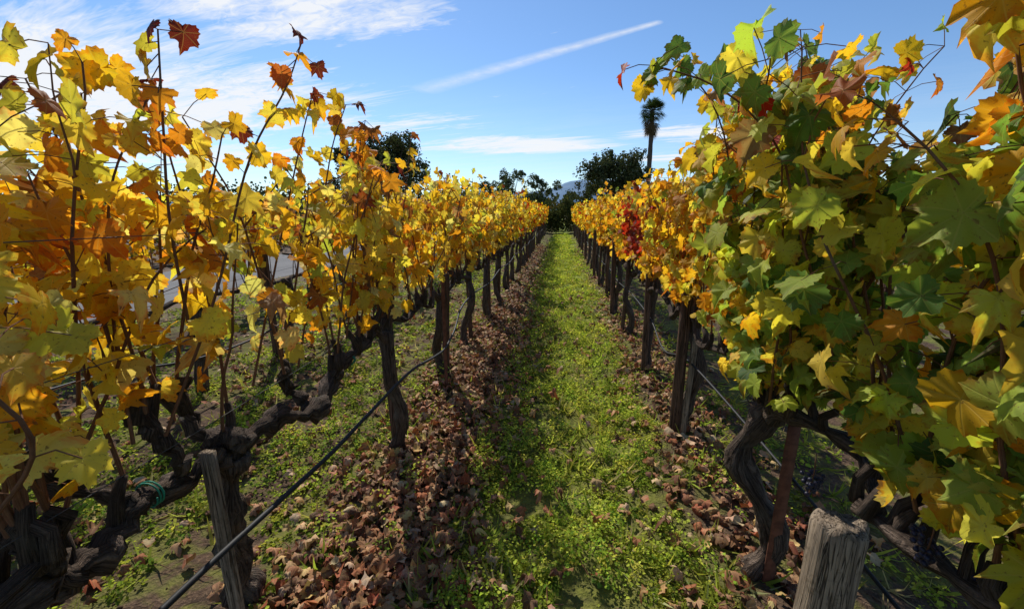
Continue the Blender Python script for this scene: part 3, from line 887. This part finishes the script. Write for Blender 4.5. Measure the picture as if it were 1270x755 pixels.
for b in ((-4.3,3.3,4.0,3.2,1.25),(-.6,6.7,2.8,1.6,1.2),(1.6,6.0,1.8,1.1,1.1),(2.6,8.5,3,1.4,1.0),(-7,7,5,4,1.05),(-2.2,4.9,2.0,1.4,.85),(6,9,5,3,.7)):
    mask=nt.math('MAXIMUM',mask,blob(*b))
thr=nt.math('SUBTRACT',.69,nt.math('MULTIPLY',mask,.40))
cl=nt.math('MULTIPLY',nt.math('SUBTRACT',c1,thr),3.6,clamp=True)
cl=nt.math('MULTIPLY',cl,.94)
a=(-1.15,3.6,0); ba=(1.64,-1.04,0)
wn=nt.noise(uv,3.5,2,.5)
uvw=nt.vmath('ADD',uv,nt.scale(nt.comb(nt.math('SUBTRACT',wn,.5),nt.math('SUBTRACT',.5,wn),0.0),.10))
pa=nt.vmath('SUBTRACT',uvw,a)
hh=nt.math('DIVIDE',nt.vmath('DOT_PRODUCT',pa,ba),1.64**2+1.04**2,clamp=True)
dd=nt.vmath('LENGTH',nt.vmath('SUBTRACT',pa,nt.scale(ba,hh)))
wd=nt.math('SUBTRACT',.17,nt.math('MULTIPLY',hh,.13))
tr=nt.math('SUBTRACT',1.0,nt.math('DIVIDE',dd,wd),clamp=True)
tr=nt.math('MULTIPLY',tr,nt.math('ADD',.1,nt.math('MULTIPLY',nt.noise(uv,11,3,.7),1.0)))
tr=nt.math('MULTIPLY',tr,nt.math('ADD',.5,nt.math('MULTIPLY',hh,.45)))
cl=nt.math('MAXIMUM',cl,tr,clamp=True)
veil=nt.math('MULTIPLY',nt.smooth(z,.02,.30,.24,0.0),nt.smooth(c1,.35,.65,.5,1.0))
cl=nt.math('MAXIMUM',cl,veil)
above=nt.smooth(z,0.0,.06)
cl=nt.math('MULTIPLY',cl,above)
skc=nt.mix(1.0,sky.outputs[0],(.78,.89,.98),'MULTIPLY')
bg=nt.new('ShaderNodeBackground'); nt.l.new(skc,bg.inputs[0]); bg.inputs[1].default_value=.14
bg2=nt.new('ShaderNodeBackground'); bg2.inputs[0].default_value=(.95,.97,1,1); bg2.inputs[1].default_value=.97
mx=nt.new('ShaderNodeMixShader'); nt.l.new(cl,mx.inputs[0]); nt.l.new(bg.outputs[0],mx.inputs[1]); nt.l.new(bg2.outputs[0],mx.inputs[2])
nt.l.new(mx.outputs[0],out.inputs[0])

sl=bpy.data.lights.new('sun','SUN'); sl.energy=5.0; sl.angle=R(.5); sl.color=(1,.95,.86)
so=bpy.data.objects.new('sun',sl); scene.collection.objects.link(so)
sd=Vector((math.sin(SUN_AZ)*math.cos(SUN_EL),math.cos(SUN_AZ)*math.cos(SUN_EL),math.sin(SUN_EL)))
so.rotation_euler=sd.to_track_quat('Z','Y').to_euler(); so.location=(-5,10,12)

# ------------------------------------------------------------------ camera
cam=bpy.data.cameras.new('camera'); co=bpy.data.objects.new('camera',cam); scene.collection.objects.link(co)
cam.sensor_width=36; cam.lens=36*500/1270; cam.clip_start=.02; cam.clip_end=5000
co.location=(0,0,CAM_H); co.rotation_euler=(R(90-13),0,R(6.8))
scene.camera=co
scene.view_settings.view_transform='Standard'; scene.view_settings.look='None'; scene.view_settings.exposure=0
